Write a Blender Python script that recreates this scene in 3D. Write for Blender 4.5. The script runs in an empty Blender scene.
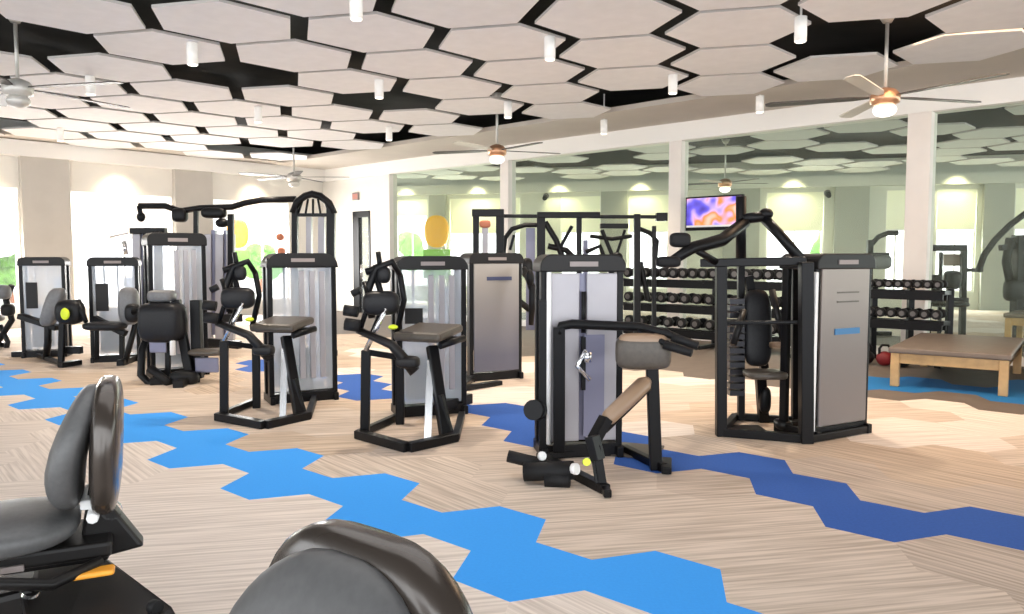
import bpy, bmesh, math, random
from mathutils import Vector, Matrix
random.seed(7)
PI = math.pi
C = bpy.context.scene.collection
V = Vector

# ------------------------------------------------------------------ camera
FPX = 765.0; HC = 1.5; PIT = math.atan(50/765.0)
def ray(px, py):
    x = (px-512)/FPX; y = -(py-307)/FPX
    F = V((0, math.cos(PIT), -math.sin(PIT))); U = V((0, math.sin(PIT), math.cos(PIT)))
    return F + V((1,0,0))*x + U*y
def at(px, py, Y):                      # point of the place at distance Y seen there
    d = ray(px, py); return V((0,0,HC)) + d*(Y/d.y)
def gz(px, py, z=0.0):
    d = ray(px, py); return V((0,0,HC)) + d*((z-HC)/d.z)
cam = bpy.data.cameras.new('camera'); cam.lens = FPX/1024*36; cam.sensor_width = 36
co = bpy.data.objects.new('camera', cam); C.objects.link(co)
co.location = (0,0,HC); co.rotation_euler = (PI/2-PIT, 0, 0); cam.clip_end = 300
bpy.context.scene.camera = co

# ------------------------------------------------------------------ materials
def mat(name, col, rough=.5, metal=0., emis=0., noise=0., nscale=20, alpha=1., coat=0.):
    m = bpy.data.materials.new(name); m.use_nodes = True
    nt = m.node_tree; b = nt.nodes['Principled BSDF']
    b.inputs['Base Color'].default_value = (*col, 1); b.inputs['Roughness'].default_value = rough
    b.inputs['Metallic'].default_value = metal
    if max(col)<.05: b.inputs['Specular IOR Level'].default_value = .28
    if coat: b.inputs['Coat Weight'].default_value = coat; b.inputs['Coat Roughness'].default_value = .15
    if emis:
        b.inputs['Emission Color'].default_value = (*col, 1); b.inputs['Emission Strength'].default_value = emis
    if noise:
        tc = nt.nodes.new('ShaderNodeTexCoord'); n = nt.nodes.new('ShaderNodeTexNoise')
        n.inputs['Scale'].default_value = nscale; n.inputs['Detail'].default_value = 4
        r = nt.nodes.new('ShaderNodeValToRGB')
        r.color_ramp.elements[0].position = .3; r.color_ramp.elements[1].position = .7
        r.color_ramp.elements[0].color = (*[c*(1-noise) for c in col], 1)
        r.color_ramp.elements[1].color = (*[min(1, c*(1+noise)) for c in col], 1)
        nt.links.new(tc.outputs['Object'], n.inputs['Vector']); nt.links.new(n.outputs['Fac'], r.inputs['Fac'])
        nt.links.new(r.outputs['Color'], b.inputs['Base Color'])
    return m
def clear(name, col, amount, rough=.05):
    m = bpy.data.materials.new(name); m.use_nodes = True; nt = m.node_tree
    out = nt.nodes['Material Output']; b = nt.nodes['Principled BSDF']
    b.inputs['Base Color'].default_value = (*col, 1); b.inputs['Roughness'].default_value = rough
    t = nt.nodes.new('ShaderNodeBsdfTransparent'); t.inputs['Color'].default_value = (*[min(1, c*.3+.7) for c in col], 1)
    mx = nt.nodes.new('ShaderNodeMixShader'); mx.inputs[0].default_value = amount
    nt.links.new(t.outputs[0], mx.inputs[1]); nt.links.new(b.outputs[0], mx.inputs[2]); nt.links.new(mx.outputs[0], out.inputs[0])
    return m
def panel_mat(name, top, bot, z0, z1, rough=.35, metal=.3):     # cover colour blends from the bottom tone up to the top tone
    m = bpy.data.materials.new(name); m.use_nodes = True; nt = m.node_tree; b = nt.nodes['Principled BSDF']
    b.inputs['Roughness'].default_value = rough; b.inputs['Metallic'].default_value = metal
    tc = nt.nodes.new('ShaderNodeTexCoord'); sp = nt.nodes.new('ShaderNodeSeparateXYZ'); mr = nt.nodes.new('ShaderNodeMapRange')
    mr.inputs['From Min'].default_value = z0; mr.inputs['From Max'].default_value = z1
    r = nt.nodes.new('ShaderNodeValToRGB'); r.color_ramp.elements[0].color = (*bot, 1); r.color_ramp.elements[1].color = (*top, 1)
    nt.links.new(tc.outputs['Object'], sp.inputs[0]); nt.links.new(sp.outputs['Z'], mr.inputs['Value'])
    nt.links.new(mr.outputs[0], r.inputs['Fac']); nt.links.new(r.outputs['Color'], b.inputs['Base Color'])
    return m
def carpet(name, ang, lo, hi):
    m = bpy.data.materials.new(name); m.use_nodes = True; nt = m.node_tree; b = nt.nodes['Principled BSDF']
    b.inputs['Roughness'].default_value = .95; b.inputs['Specular IOR Level'].default_value = .1
    tc = nt.nodes.new('ShaderNodeTexCoord')
    mp = nt.nodes.new('ShaderNodeMapping'); mp.inputs['Rotation'].default_value = (0,0,ang)
    mp2 = nt.nodes.new('ShaderNodeMapping'); mp2.inputs['Scale'].default_value = (1.4, 42, 1)
    n = nt.nodes.new('ShaderNodeTexNoise'); n.inputs['Scale'].default_value = 1; n.inputs['Detail'].default_value = 3
    r = nt.nodes.new('ShaderNodeValToRGB'); r.color_ramp.elements[0].position = .36; r.color_ramp.elements[1].position = .62
    r.color_ramp.elements[0].color = (*lo, 1); r.color_ramp.elements[1].color = (*hi, 1)
    nt.links.new(tc.outputs['Object'], mp.inputs[0]); nt.links.new(mp.outputs[0], mp2.inputs[0]); nt.links.new(mp2.outputs[0], n.inputs['Vector'])
    nt.links.new(n.outputs['Fac'], r.inputs['Fac']); nt.links.new(r.outputs['Color'], b.inputs['Base Color'])
    return m
M = dict(
 black = mat('black_metal', (.0045,.0045,.0055), .4, .2),
 char  = mat('charcoal_plastic', (.010,.009,.009), .42),
 pad   = mat('brown_grey_vinyl', (.075,.062,.05), .42, noise=.12, nscale=40),
 padtan= mat('tan_vinyl', (.30,.20,.13), .35),
 padblk= mat('black_vinyl', (.010,.010,.012), .45, noise=.15, nscale=40),
 padgrey = mat('grey_vinyl', (.16,.16,.165), .4, noise=.1, nscale=30),
 cushion = mat('dark_grey_cushion', (.10,.103,.11), .5, noise=.12, nscale=60),
 cushion2 = mat('mid_grey_cushion', (.10,.10,.102), .45, noise=.1, nscale=60),
 shell = mat('glossy_shell', (.055,.044,.037), .27, .35, coat=.4),
 chrome= mat('brushed_chrome', (.75,.76,.78), .22, .9),
 steel = mat('weight_plate_steel', (.035,.035,.04), .35, .6),
 white = mat('white_plastic', (.85,.85,.85), .4),
 orange= mat('orange_plastic', (1,.42,.04), .4),
 yellow= mat('yellow_green_plastic', (.75,.9,.03), .4),
 silver= mat('silver_cover', (.36,.345,.37), .38, .25, noise=.05, nscale=3),
 lilac = mat('blue_grey_cover', (.19,.19,.27), .35, .25),
 badge = mat('cream_badge', (.28,.24,.23), .5),
 bluebadge = mat('blue_badge', (.03,.16,.35), .4),
 darkband = mat('dark_blue_band', (.05,.06,.13), .4),
 wood  = mat('light_wood', (.52,.33,.15), .5, noise=.15, nscale=9),
 tabtop= mat('taupe_vinyl_top', (.17,.135,.11), .5, noise=.08, nscale=10),
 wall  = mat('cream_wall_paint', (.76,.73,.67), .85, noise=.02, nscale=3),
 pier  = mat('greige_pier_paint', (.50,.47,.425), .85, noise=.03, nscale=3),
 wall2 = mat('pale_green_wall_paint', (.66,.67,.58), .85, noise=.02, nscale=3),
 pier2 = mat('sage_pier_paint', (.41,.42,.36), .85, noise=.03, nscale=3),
 white_t = mat('white_trim_paint', (.86,.84,.80), .7),
 column= mat('pale_column_paint', (.80,.75,.70), .6, noise=.02, nscale=4),
 soffit= mat('drywall_beige', (.60,.55,.49), .9, noise=.03, nscale=2),
 deck  = mat('dark_ceiling_deck', (.040,.038,.034), .9, noise=.2, nscale=2),
 tile  = mat('white_acoustic_panel', (.83,.81,.82), .9, noise=.03, nscale=5),
 tile2 = mat('pale_green_acoustic_panel', (.66,.69,.65), .9, noise=.03, nscale=5),
 tedge = mat('acoustic_panel_edge', (.55,.52,.50), .9),
 shade = mat('roller_shade_fabric', (.95,.94,.90), .9, emis=.18),  # faint glow stands in for daylight behind the cloth
 shade2= mat('cream_roller_shade', (.86,.86,.66), .9, emis=.06),  # weak emission imitates back light through the shade
 signpink= mat('pinkish_sign_face', (.50,.22,.18), .6),
 lampw = mat('white_lamp_metal', (.88,.86,.82), .4, emis=.03),
 lens  = mat('lamp_lens', (1,.93,.8), .4, emis=1.2),
 bulb  = mat('fan_light_globe', (1,.96,.9), .4, emis=.7),
 copper= mat('copper_fan_housing', (.62,.34,.20), .3, .7),
 blade = mat('fan_blade_brown', (.07,.06,.052), .5),
 blade2= mat('fan_blade_pale', (.62,.57,.50), .5),
 rodm  = mat('pale_rod', (.62,.60,.56), .4, .3),
 green = mat('foliage_green', (.16,.42,.07), .8, noise=.5, nscale=4),
 grass = mat('lawn_outside', (.45,.62,.18), .9, noise=.3, nscale=2),
 sign  = mat('yellow_sign', (1,.50,.02), .5, emis=.02),
 lime  = mat('lime_green_panel', (.25,.6,.08), .5, emis=.02),
 brick = mat('red_brown', (.45,.16,.09), .6),
 red   = mat('red_plastic', (.20,.01,.015), .5),
 rubber= mat('rubber_black', (.008,.008,.009), .6),
 capg  = mat('dumbbell_end_grey', (.13,.12,.115), .35, .5),
 blueA = mat('bright_blue_carpet', (.04,.36,1.0), .95, noise=.04, nscale=60),
 blueB = mat('deep_blue_carpet', (.02,.10,.42), .95, noise=.08, nscale=60),
 blueC = mat('teal_blue_carpet', (.0,.15,.42), .95, noise=.08, nscale=60),
 rubf  = mat('brown_rubber_floor', (.14,.11,.088), .7, noise=.08, nscale=6),
 clearp= clear('clear_guard', (.80,.85,.92), .30),
 frost = clear('frosted_guard', (.80,.84,.92), .62, .3),
 glass = clear('green_tinted_glass', (.80,.92,.82), .035, .03),
 pane  = clear('window_glass', (.95,.98,1.0), .05, .03),
 road  = mat('pale_paving', (.7,.68,.64), .9),
)
def setg(m):   # tint of what is seen through the large panes
    for n in m.node_tree.nodes:
        if n.type == 'BSDF_TRANSPARENT': n.inputs['Color'].default_value = (.93,.965,.925,1)
setg(M['glass'])
for n in M['pane'].node_tree.nodes:
    if n.type == 'BSDF_TRANSPARENT': n.inputs['Color'].default_value = (1,1,1,1)

# ------------------------------------------------------------------ mesh builder
class MB:
    def each(s, name, m, parent=None, bevel=0., world=True):      # every added piece becomes a part of its own
        par=list(range(len(s.v)))
        def f(i):
            while par[i]!=i: par[i]=par[par[i]]; i=par[i]
            return i
        for q in s.f:
            for k in q[1:]: par[f(k)]=f(q[0])
        gr={}
        for q,a,c in zip(s.f,s.sm,s.mi): gr.setdefault(f(q[0]),[]).append((q,a,c))
        for g_ in gr.values():
            n=MB(); ids=sorted({i for q,_,_ in g_ for i in q}); mp={i:k for k,i in enumerate(ids)}
            n.v=[s.v[i] for i in ids]; n.f=[[mp[i] for i in q] for q,_,_ in g_]; n.sm=[a for _,a,_ in g_]; n.mi=[c for _,_,c in g_]
            if len(n.f)>1: n.build(name,m,parent,bevel,world)
    def __init__(s): s.v=[]; s.f=[]; s.sm=[]; s.mi=[]; s.cur=0
    def add(s, vs, fs, smooth=False):
        o = len(s.v); s.v += [V(v) for v in vs]
        for f in fs: s.f.append([i+o for i in f]); s.sm.append(smooth); s.mi.append(s.cur)
        return s
    def slot(s, i): s.cur = i; return s
    def hexa(s, a):      # 8 points: bottom 4, top 4
        return s.add(a, [(3,2,1,0),(4,5,6,7),(0,1,5,4),(1,2,6,5),(2,3,7,6),(3,0,4,7)])
    def box(s, c, size, yaw=0., tilt=None):
        c = V(c); x,y,z = [q/2 for q in size]; R = Matrix.Rotation(yaw,3,'Z')
        if tilt is not None: R = R @ Matrix.Rotation(tilt,3,'X')
        return s.hexa([c + R@V(p) for p in [(-x,-y,-z),(x,-y,-z),(x,y,-z),(-x,y,-z),(-x,-y,z),(x,-y,z),(x,y,z),(-x,y,z)]])
    def bar(s, a, b, w=.05, h=None, up=(0,0,1)):
        a=V(a); b=V(b); h = h or w; d=(b-a).normalized(); up=V(up)
        if abs(d.dot(up))>.97: up=V((0,1,0))
        sd=d.cross(up).normalized()*(w/2); u=sd.cross(d).normalized()*(h/2)
        return s.hexa([a-sd-u,a+sd-u,b+sd-u,b-sd-u,a-sd+u,a+sd+u,b+sd+u,b-sd+u])
    def bars(s, pts, w=.05, h=None):
        for a,b in zip(pts[:-1], pts[1:]): s.bar(a,b,w,h)
        return s
    def tube(s, pts, r, n=10, caps=True):
        pts=[V(p) for p in pts]; rs = r if isinstance(r,(list,tuple)) else [r]*len(pts)
        rings=[]; ref=None
        for i,p in enumerate(pts):
            d=(pts[min(i+1,len(pts)-1)]-pts[max(i-1,0)]).normalized()
            if ref is None: ref = V((0,0,1)) if abs(d.z)<.9 else V((1,0,0))
            x=(ref-d*ref.dot(d)).normalized(); y=d.cross(x); ref=x
            rings.append([p+(x*math.cos(2*PI*k/n)+y*math.sin(2*PI*k/n))*rs[i] for k in range(n)])
        vs=[q for rg in rings for q in rg]; fs=[]
        for i in range(len(pts)-1):
            for k in range(n): fs.append((i*n+k, i*n+(k+1)%n, (i+1)*n+(k+1)%n, (i+1)*n+k))
        s.add(vs, fs, True)
        if caps:
            s.add(rings[0], [tuple(range(n))[::-1]]); s.add(rings[-1], [tuple(range(n))])
        return s
    def prism(s, pts, ext):
        pts=[V(p) for p in pts]; e=V(ext); n=len(pts)
        return s.add(pts+[p+e for p in pts], [tuple(range(n))[::-1], tuple(range(n,2*n))]+[(k,(k+1)%n,n+(k+1)%n,n+k) for k in range(n)])
    def blob(s, c, r, yaw=0., e=1., tilt=0., n=20, m=12, fn=None):    # superellipsoid
        c=V(c); R=Matrix.Rotation(yaw,3,'Z')@Matrix.Rotation(tilt,3,'X'); vs=[]; fs=[]
        sg=lambda t: math.copysign(abs(t)**e, t)
        for i in range(m+1):
            a=-PI/2+PI*i/m
            for k in range(n):
                b=2*PI*k/n
                p=V((r[0]*sg(math.cos(a))*sg(math.cos(b)), r[1]*sg(math.cos(a))*sg(math.sin(b)), r[2]*sg(math.sin(a))))
                if fn: p=fn(p)
                vs.append(c+R@p)
        for i in range(m):
            for k in range(n): fs.append((i*n+k,i*n+(k+1)%n,(i+1)*n+(k+1)%n,(i+1)*n+k))
        return s.add(vs,fs,True)
    def build(s, name, m, parent=None, bevel=0., world=True):
        me=bpy.data.meshes.new(name)
        vs=s.v
        if parent is not None and world:
            p=parent
            while p.parent: p=p.parent
            inv=(Matrix.Translation(p.location)@Matrix.Rotation(p.rotation_euler.z,4,'Z')).inverted()
            vs=[inv@v for v in vs]
        me.from_pydata([tuple(v) for v in vs],[],s.f)
        for mm in (m if isinstance(m,(list,tuple)) else [m]): me.materials.append(M[mm] if isinstance(mm,str) else mm)
        me.polygons.foreach_set('use_smooth', s.sm); me.polygons.foreach_set('material_index', s.mi)
        bm=bmesh.new(); bm.from_mesh(me); bmesh.ops.remove_doubles(bm, verts=bm.verts, dist=1e-5)
        bmesh.ops.recalc_face_normals(bm, faces=bm.faces); bm.to_mesh(me); bm.free()
        o=bpy.data.objects.new(name, me); C.objects.link(o)
        if parent is not None: o.parent=parent
        if bevel:
            b=o.modifiers.new('bevel','BEVEL'); b.width=bevel; b.segments=2; b.limit_method='ANGLE'; b.angle_limit=.9
        return o
def tag(o, label, cat, group=None, kind=None):
    if label: o['label']=label
    if cat: o['category']=cat
    if group: o['group']=group
    if kind: o['kind']=kind
    return o
def thing(name, label, cat, loc, yaw=0., group=None):
    o=bpy.data.objects.new(name,None); C.objects.link(o); o.location=loc; o.rotation_euler=(0,0,yaw); o.empty_display_size=.2
    return tag(o,label,cat,group)
def struct(o): o['kind']='structure'; return o
def dup(root, loc, yaw=0., label=None, group=None):
    r=root.copy(); C.objects.link(r); r.location=loc; r.rotation_euler=(0,0,yaw)
    if label: r['label']=label
    if group: r['group']=group
    for ch in list(root.children):
        c=ch.copy(); C.objects.link(c); c.parent=r
        for g_ in list(ch.children):
            d=g_.copy(); C.objects.link(d); d.parent=c
    return r

# ------------------------------------------------------------------ room layout
u = V((math.cos(math.radians(47.7)), math.sin(math.radians(47.7)), 0))      # along the window wall
v = V((-u.y, u.x, 0))                                                        # along the glazed wall
GP = V((3.39,13.8,0))                      # a point of the glazed wall line
LP = V((-10.64,15.9,0))                    # a point of the window wall line
def line_x(P, d, px):                      # where the vertical plane through P along d crosses the column px
    r = V(((px-512)/FPX, 1, 0)); t = (P.x*d.y-P.y*d.x)/(r.x*d.y-r.y*d.x); return r*t
corner = LP + u*7.88
H1, H2, HD = 3.6, 3.9, 4.35                # soffit underside, acoustic panels, dark deck

# floor: one sheet of hexagonal carpet cells
R_, th = .3571, 2.42603
s3 = math.sqrt(3)*R_
nn = lambda k: V((math.cos(th-(k+.5)*PI/3), math.sin(th-(k+.5)*PI/3), 0))*s3
eA, eB = nn(2), nn(3); c0 = V((-.1430,4.17757,0))
blueA = set(); i,j = 0,0
for (a,b) in [(0,0),(0,1)]:
    for k in range(-12,4): blueA.add((a+k, b+k*1))
blueA = set()
seq=[(0,0),(0,1),(1,1),(1,2),(2,2),(2,3),(3,3),(-1,0),(-1,-1),(-2,-1),(-2,-2),(-3,-2),(-3,-3),(-4,-3),(-4,-4),(-5,-4),(-5,-5),(-6,-5),(-6,-6),(-7,-6),(-7,-7),(-8,-7),(-8,-8),(-9,-8),(-9,-9),(-10,-9),(-10,-10)]
blueA=set(seq)
blueB={(6,-1),(5,-1),(4,-1),(4,-2),(4,-3),(3,-3),(3,-4),(2,-4),(2,-5),(2,-6),(1,-6),(1,-7),(0,-7),(0,-8),(0,-9),(-1,-9),(-1,-10),(-2,-10),(-2,-11),(7,-1),(7,0),(8,0)}
blueC={(10,-10),(11,-10),(12,-10),(12,-11),(11,-11),(12,-9),(13,-10),(13,-9),(14,-10),(14,-11)}
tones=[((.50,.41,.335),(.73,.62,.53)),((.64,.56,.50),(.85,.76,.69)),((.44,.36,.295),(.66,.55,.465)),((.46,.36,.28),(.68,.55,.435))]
fl_mats=[]
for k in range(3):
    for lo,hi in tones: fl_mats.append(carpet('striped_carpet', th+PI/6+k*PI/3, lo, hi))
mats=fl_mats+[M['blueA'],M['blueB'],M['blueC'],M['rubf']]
def cluster(i,j):
    ci=(i*2+j)//4; cj=(j*2-i)//5
    return (ci*7349+cj*9151+ci*cj*31)%997
fm=MB()
for i in range(-34,46):
    for j in range(-44,26):
        c=c0+eA*i+eB*j
        if c.y<-6 or c.y>27 or abs(c.x)>24: continue
        if (c-LP).dot(v)>.35 : continue
        k=cluster(i,j)
        du=(GP-c).dot(u)
        if (i,j) in blueA: mi=12
        elif (i,j) in blueB: mi=13
        elif (i,j) in blueC: mi=14
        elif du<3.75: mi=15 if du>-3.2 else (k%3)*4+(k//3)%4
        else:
            mi=(0 if k%4 else 4)+(1 if j>i else (0,2,3,0,2)[(k//3)%5] if i-j<9 else (3,1,0)[(k//3)%3])  # lit left and warm right of the floor put into the carpet tone
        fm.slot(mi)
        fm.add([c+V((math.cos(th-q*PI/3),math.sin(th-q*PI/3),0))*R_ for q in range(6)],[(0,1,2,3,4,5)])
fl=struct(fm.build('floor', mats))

# ------------------------------------------------------------------ ceiling
ha=V((.59099,.15689,0))*2.4; hb=V((.14079,.55495,0))*2.4; hc=V((-.64351,3.52661,0))*2.4; hR=.30937*2.4; hth=3.94405
holes={(-2,2),(-1,3),(2,2),(4,-1),(0,4),(-2,6),(-3,1),(-5,8),(-7,6),(-1,-1),(5,1),(3,5),(1,8),(6,6),(2,8),(7,2),(9,3),(4,6),(8,0)}
def hexmesh():
    b=MB(); pts=[V((math.cos(hth+q*PI/3),math.sin(hth+q*PI/3),0))*hR for q in range(6)]
    b.prism(pts,(0,0,.045)); b.cur=1
    for q in range(6): pass
    return b
def tile_proto(m, name='acoustic_panel'):
    b=MB(); pts=[V((math.cos(hth+q*PI/3),math.sin(hth+q*PI/3),0))*hR for q in range(6)]; n=6
    b.add(pts,[(5,4,3,2,1,0)]); b.slot(1)
    e=V((0,0,.03)); b.add(pts+[p+e for p in pts],[(k,(k+1)%n,n+(k+1)%n,n+k) for k in range(n)]); b.add([p+e for p in pts],[(0,1,2,3,4,5)])
    return b.build(name,[m,'tedge'])
tp=tile_proto('tile'); tp2=tile_proto('tile2')
first=[True,True]; nt_=[0,0]
for i in range(-26,30):
    for j in range(-8,26):
        if (i,j) in holes: continue
        c=hc+ha*i+hb*j
        if c.y<3.0: continue
        px=512+c.x/c.y*FPX
        if px<-130 or px>1150: continue
        du=(GP-c).dot(u); dv=(LP-c).dot(v)
        if dv<.75: continue
        if any((c-V((qx,qy,0))).length<.8 for qx,qy in ((at(294,178,17.6).x,17.6),(at(725,184,18.8).x,18.8))): continue
        if du<1.55 and du>-.9: continue
        back = du<=-.9
        if back and (i*3+j*5)%7 in (0,3): continue
        if back and (c-V((0,24.9,0))).dot(V((.244,.970,0)))>-.8: continue
        if not back and c.y<5.0: continue
        w=1 if back else 0
        src=tp2 if back else tp
        if first[w]: o=src; first[w]=False
        else: o=src.copy(); C.objects.link(o)
        o.location=(c.x,c.y,H2); nt_[w]+=1
        tag(o,'pale green tinted hexagonal ceiling panel beyond the tall glazing' if back else 'white hexagonal acoustic panel hung under the dark ceiling deck','ceiling panel',
            'hexagonal panels beyond the glazing' if back else 'hexagonal acoustic panels over the gym floor')
print('TILES',nt_)
A_=LP-u*14; B_=corner
deck=MB()
deck.add([(-24,-5,HD),(24,-5,HD),(24,27,HD),(-24,27,HD)],[(0,1,2,3)])
struct(deck.build('ceiling','deck'))
# dropped plaster border along the glazed wall, with the bulkhead face
g0=corner; g1=GP-v*16
b=MB()
def slab(b,p,q,off0,off1,z0,z1,n):
    b.hexa([p+n*off0+V((0,0,z0)),q+n*off0+V((0,0,z0)),q+n*off1+V((0,0,z0)),p+n*off1+V((0,0,z0)),
            p+n*off0+V((0,0,z1)),q+n*off0+V((0,0,z1)),q+n*off1+V((0,0,z1)),p+n*off1+V((0,0,z1))])
slab(b,g0,g1,.12,1.75,H2+.02,H2+.10,-u)
struct(b.build('trim_1','soffit'))
b=MB(); slab(b,g0,g1,-.2,.12,H1,HD,-u); struct(b.build('trim_2','white_t'))
b=MB(); slab(b,A_,B_,-.1,.28,H1,H2+.02,-v); struct(b.build('trim_3','white_t'))
b=MB(); slab(b,A_,B_,-.1,.8,H2+.04,H2+.12,-v); struct(b.build('trim_4','soffit'))

# ------------------------------------------------------------------ window wall (left) with openings
def wall_run(name, P, d, n, z1, holes_px, mwall, x_from, x_to, zs=(.35,2.95), thick=.2):
    """holes_px: list of (px0, px1); returns spans as distances along d"""
    s_of=lambda px: (line_x(P,d,px)-P).dot(d)
    sp=sorted([(s_of(a),s_of(b)) for a,b in holes_px]); b=MB(); cur=x_from
    def blk(s0,s1,z0,z1_):
        if s1-s0>1e-3: slab(b,P+d*s0,P+d*s1,0,-thick,z0,z1_,n)
    for s0,s1 in sp:
        blk(cur,s0,0,z1); blk(s0,s1,0,zs[0]); blk(s0,s1,zs[1],z1); cur=s1
    blk(cur,x_to,0,z1)
    struct(b.build(name,mwall)); return sp
wins=[(-150,-60),(-40,21),(74,174),(213,290)]
sp=wall_run('wall_left',LP,u,-v,HD,wins,'wall',-14,(corner-LP).dot(u))
wn=[0]
def window(P,d,n,s0,s1,z0,z1,nm,shade_z=None,mull=None,shm='shade'):
    wn[0]+=1
    root=bpy.data.objects.new('window_%d'%wn[0],None); C.objects.link(root); root['kind']='structure'
    root.location=P+d*((s0+s1)/2)+V((0,0,z0))
    b=MB(); f=.05
    for (a,c,e,g_) in [(s0,s1,z0,z0+f),(s0,s1,z1-f,z1),(s0,s0+f,z0,z1),(s1-f,s1,z0,z1)]+[(s0+(s1-s0)*t-.02,s0+(s1-s0)*t+.02,z0,z1) for t in (mull or [])]:
        slab(b,P+d*a,P+d*c,-.06,-.12,e,g_,n)
    b.build('window_frame',nm,root)
    b=MB(); slab(b,P+d*(s0+f),P+d*(s1-f),-.085,-.09,z0+f,z1-f,n); b.build('pane','pane',root)
    if shade_z:
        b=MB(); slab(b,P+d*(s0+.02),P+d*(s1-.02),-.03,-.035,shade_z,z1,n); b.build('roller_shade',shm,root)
        b=MB(); slab(b,P+d*(s0+.02),P+d*(s1-.02),-.025,-.045,shade_z-.03,shade_z,n); b.build('shade_bar','white_t',root)
for k,(s0,s1) in enumerate(sp):
    window(LP,u,-v,s0,s1,.35,2.95,'white_t',1.95 if k<3 else 2.5,[.5] if k<3 else [.28,.66])
# piers between the windows
def pier(P,d,n,pa,pb,z1,m,nm):
    s_of=lambda px:(line_x(P,d,px)-P).dot(d)
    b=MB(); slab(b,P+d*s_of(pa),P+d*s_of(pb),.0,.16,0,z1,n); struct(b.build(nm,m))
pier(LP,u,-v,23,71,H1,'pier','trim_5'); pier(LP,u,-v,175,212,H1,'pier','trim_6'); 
# return wall with the door
t0=.0; cend=line_x(GP,v,389)
s_of=lambda px:(line_x(GP,v,px)-GP).dot(v)
b=MB(); sc_,sd0,sd1,se=(corner-GP).dot(v),s_of(354),s_of(371),s_of(387)
zd=2.72
for a,c,z0,z1 in [(se,sd1,0,HD),(sd1,sd0,zd,HD),(sd0,sc_+.1,0,HD)]:
    slab(b,GP+v*a,GP+v*c,0,-.15,z0,z1,-u)
struct(b.build('wall_back','wall'))
dr=bpy.data.objects.new('door_1',None); C.objects.link(dr); dr['kind']='structure'; dr.location=GP+v*((sd0+sd1)/2)
b=MB()
for a,c,z0,z1 in [(sd1,sd1+.07,0,zd),(sd0-.26,sd0,0,zd),(sd1,sd0,zd-.16,zd)]:
    slab(b,GP+v*a,GP+v*c,.02,-.1,z0,z1,-u)
b.build('door_frame','black',dr)
b=MB(); slab(b,GP+v*(sd1+.07),GP+v*(sd0-.26),-.03,-.04,.02,zd-.16,-u); b.build('door_glass','pane',dr)
b=MB(); b.tube([GP+v*(sd0-.4)-u*.05+V((0,0,z)) for z in (.9,1.3)],.02); b.build('door_handle','chrome',dr)
# small faint sign above the door
ex=thing('wall_sign','small faint pinkish sign on the cream wall above the black door','sign',GP+v*s_of(357.5)-u*.04+V((0,0,3.12)),0)
b=MB(); slab(b,GP+v*s_of(360.5),GP+v*s_of(354.5),.002,.04,3.02,3.22,-u); b.build('backing','badge',ex)
b=MB(); slab(b,GP+v*s_of(359.8),GP+v*s_of(355.2),.04,.05,3.05,3.19,-u); b.build('face','signpink',ex)

# ------------------------------------------------------------------ glazed wall: four columns, panes between
col_px=[391,508,677,917]
ct=thing('column','pale square column left of the glazing at the room corner','column',(0,0,0))
bpy.data.objects.remove(ct)
cl=['pale column beside the black door at the far corner','slim pale column rising behind the black gym frames at centre','pale column just left of the wall television','nearest pale column behind the dumbbell rack at right']
cps=[]
for px,w,l in zip(col_px,[.26,.25,.26,.32],cl):
    p=line_x(GP,v,px); cps.append(p)
    root=thing('column',l,'column',p,math.atan2(v.y,v.x)+PI/2,'square columns along the glazed wall')
    b=MB(); b.box((0,0,H1/2),(w,w,H1)); b.build('shaft','column',root,.012,world=False)
    b=MB(); b.box((0,0,.06),(w+.04,w+.04,.12)); b.build('plinth','white_t',root,.01,world=False)
k=0
ends=[cps[0],cps[1],cps[2],cps[3],GP-v*9,GP-v*16]
for a,c in zip(ends[:-1],ends[1:]):
    wn[0]+=1; root=bpy.data.objects.new('window_%d'%wn[0],None); C.objects.link(root); root['kind']='structure'; root.location=(a+c)/2
    b=MB(); slab(b,a,c,-.005,.005,.13,H1,-u); b.build('pane','glass',root)
    b=MB(); slab(b,a,c,-.06,.06,.0,.13,-u); b.build('sill_rail','white_t',root)

# ------------------------------------------------------------------ area beyond the glazing, modelled solid in place of a mirror reflection
f0=V((-2.07,25.5,0)); fd=(V((13.8,21.6,0))-f0).normalized(); fn=V((fd.y,-fd.x,0))   # faces the camera
if fn.y>0: fn=-fn
fw=[(396,428),(450,520),(560,600),(628,668),(765,822),(884,905),(934,974),(1012,1060)]
s_f=lambda px:(line_x(f0,fd,px)-f0).dot(fd)
sp=wall_run('wall_far',f0,fd,fn,HD,fw,'wall2',-5,20,zs=(.5,3.42))
for k,(s0,s1) in enumerate(sp): window(f0,fd,fn,s0,s1,.5,3.42,'white_t',2.3 if k not in(0,) else 2.9,[.5],'shade2')
for n_,(a,c) in enumerate([(431,447),(601,627),(722,758),(832,866),(979,1009)]):
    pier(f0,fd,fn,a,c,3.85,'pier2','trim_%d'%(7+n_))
b=MB(); slab(b,f0-fd*5,f0+fd*20,0,.25,3.55,3.86,fn); struct(b.build('trim_12','wall2'))

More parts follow.
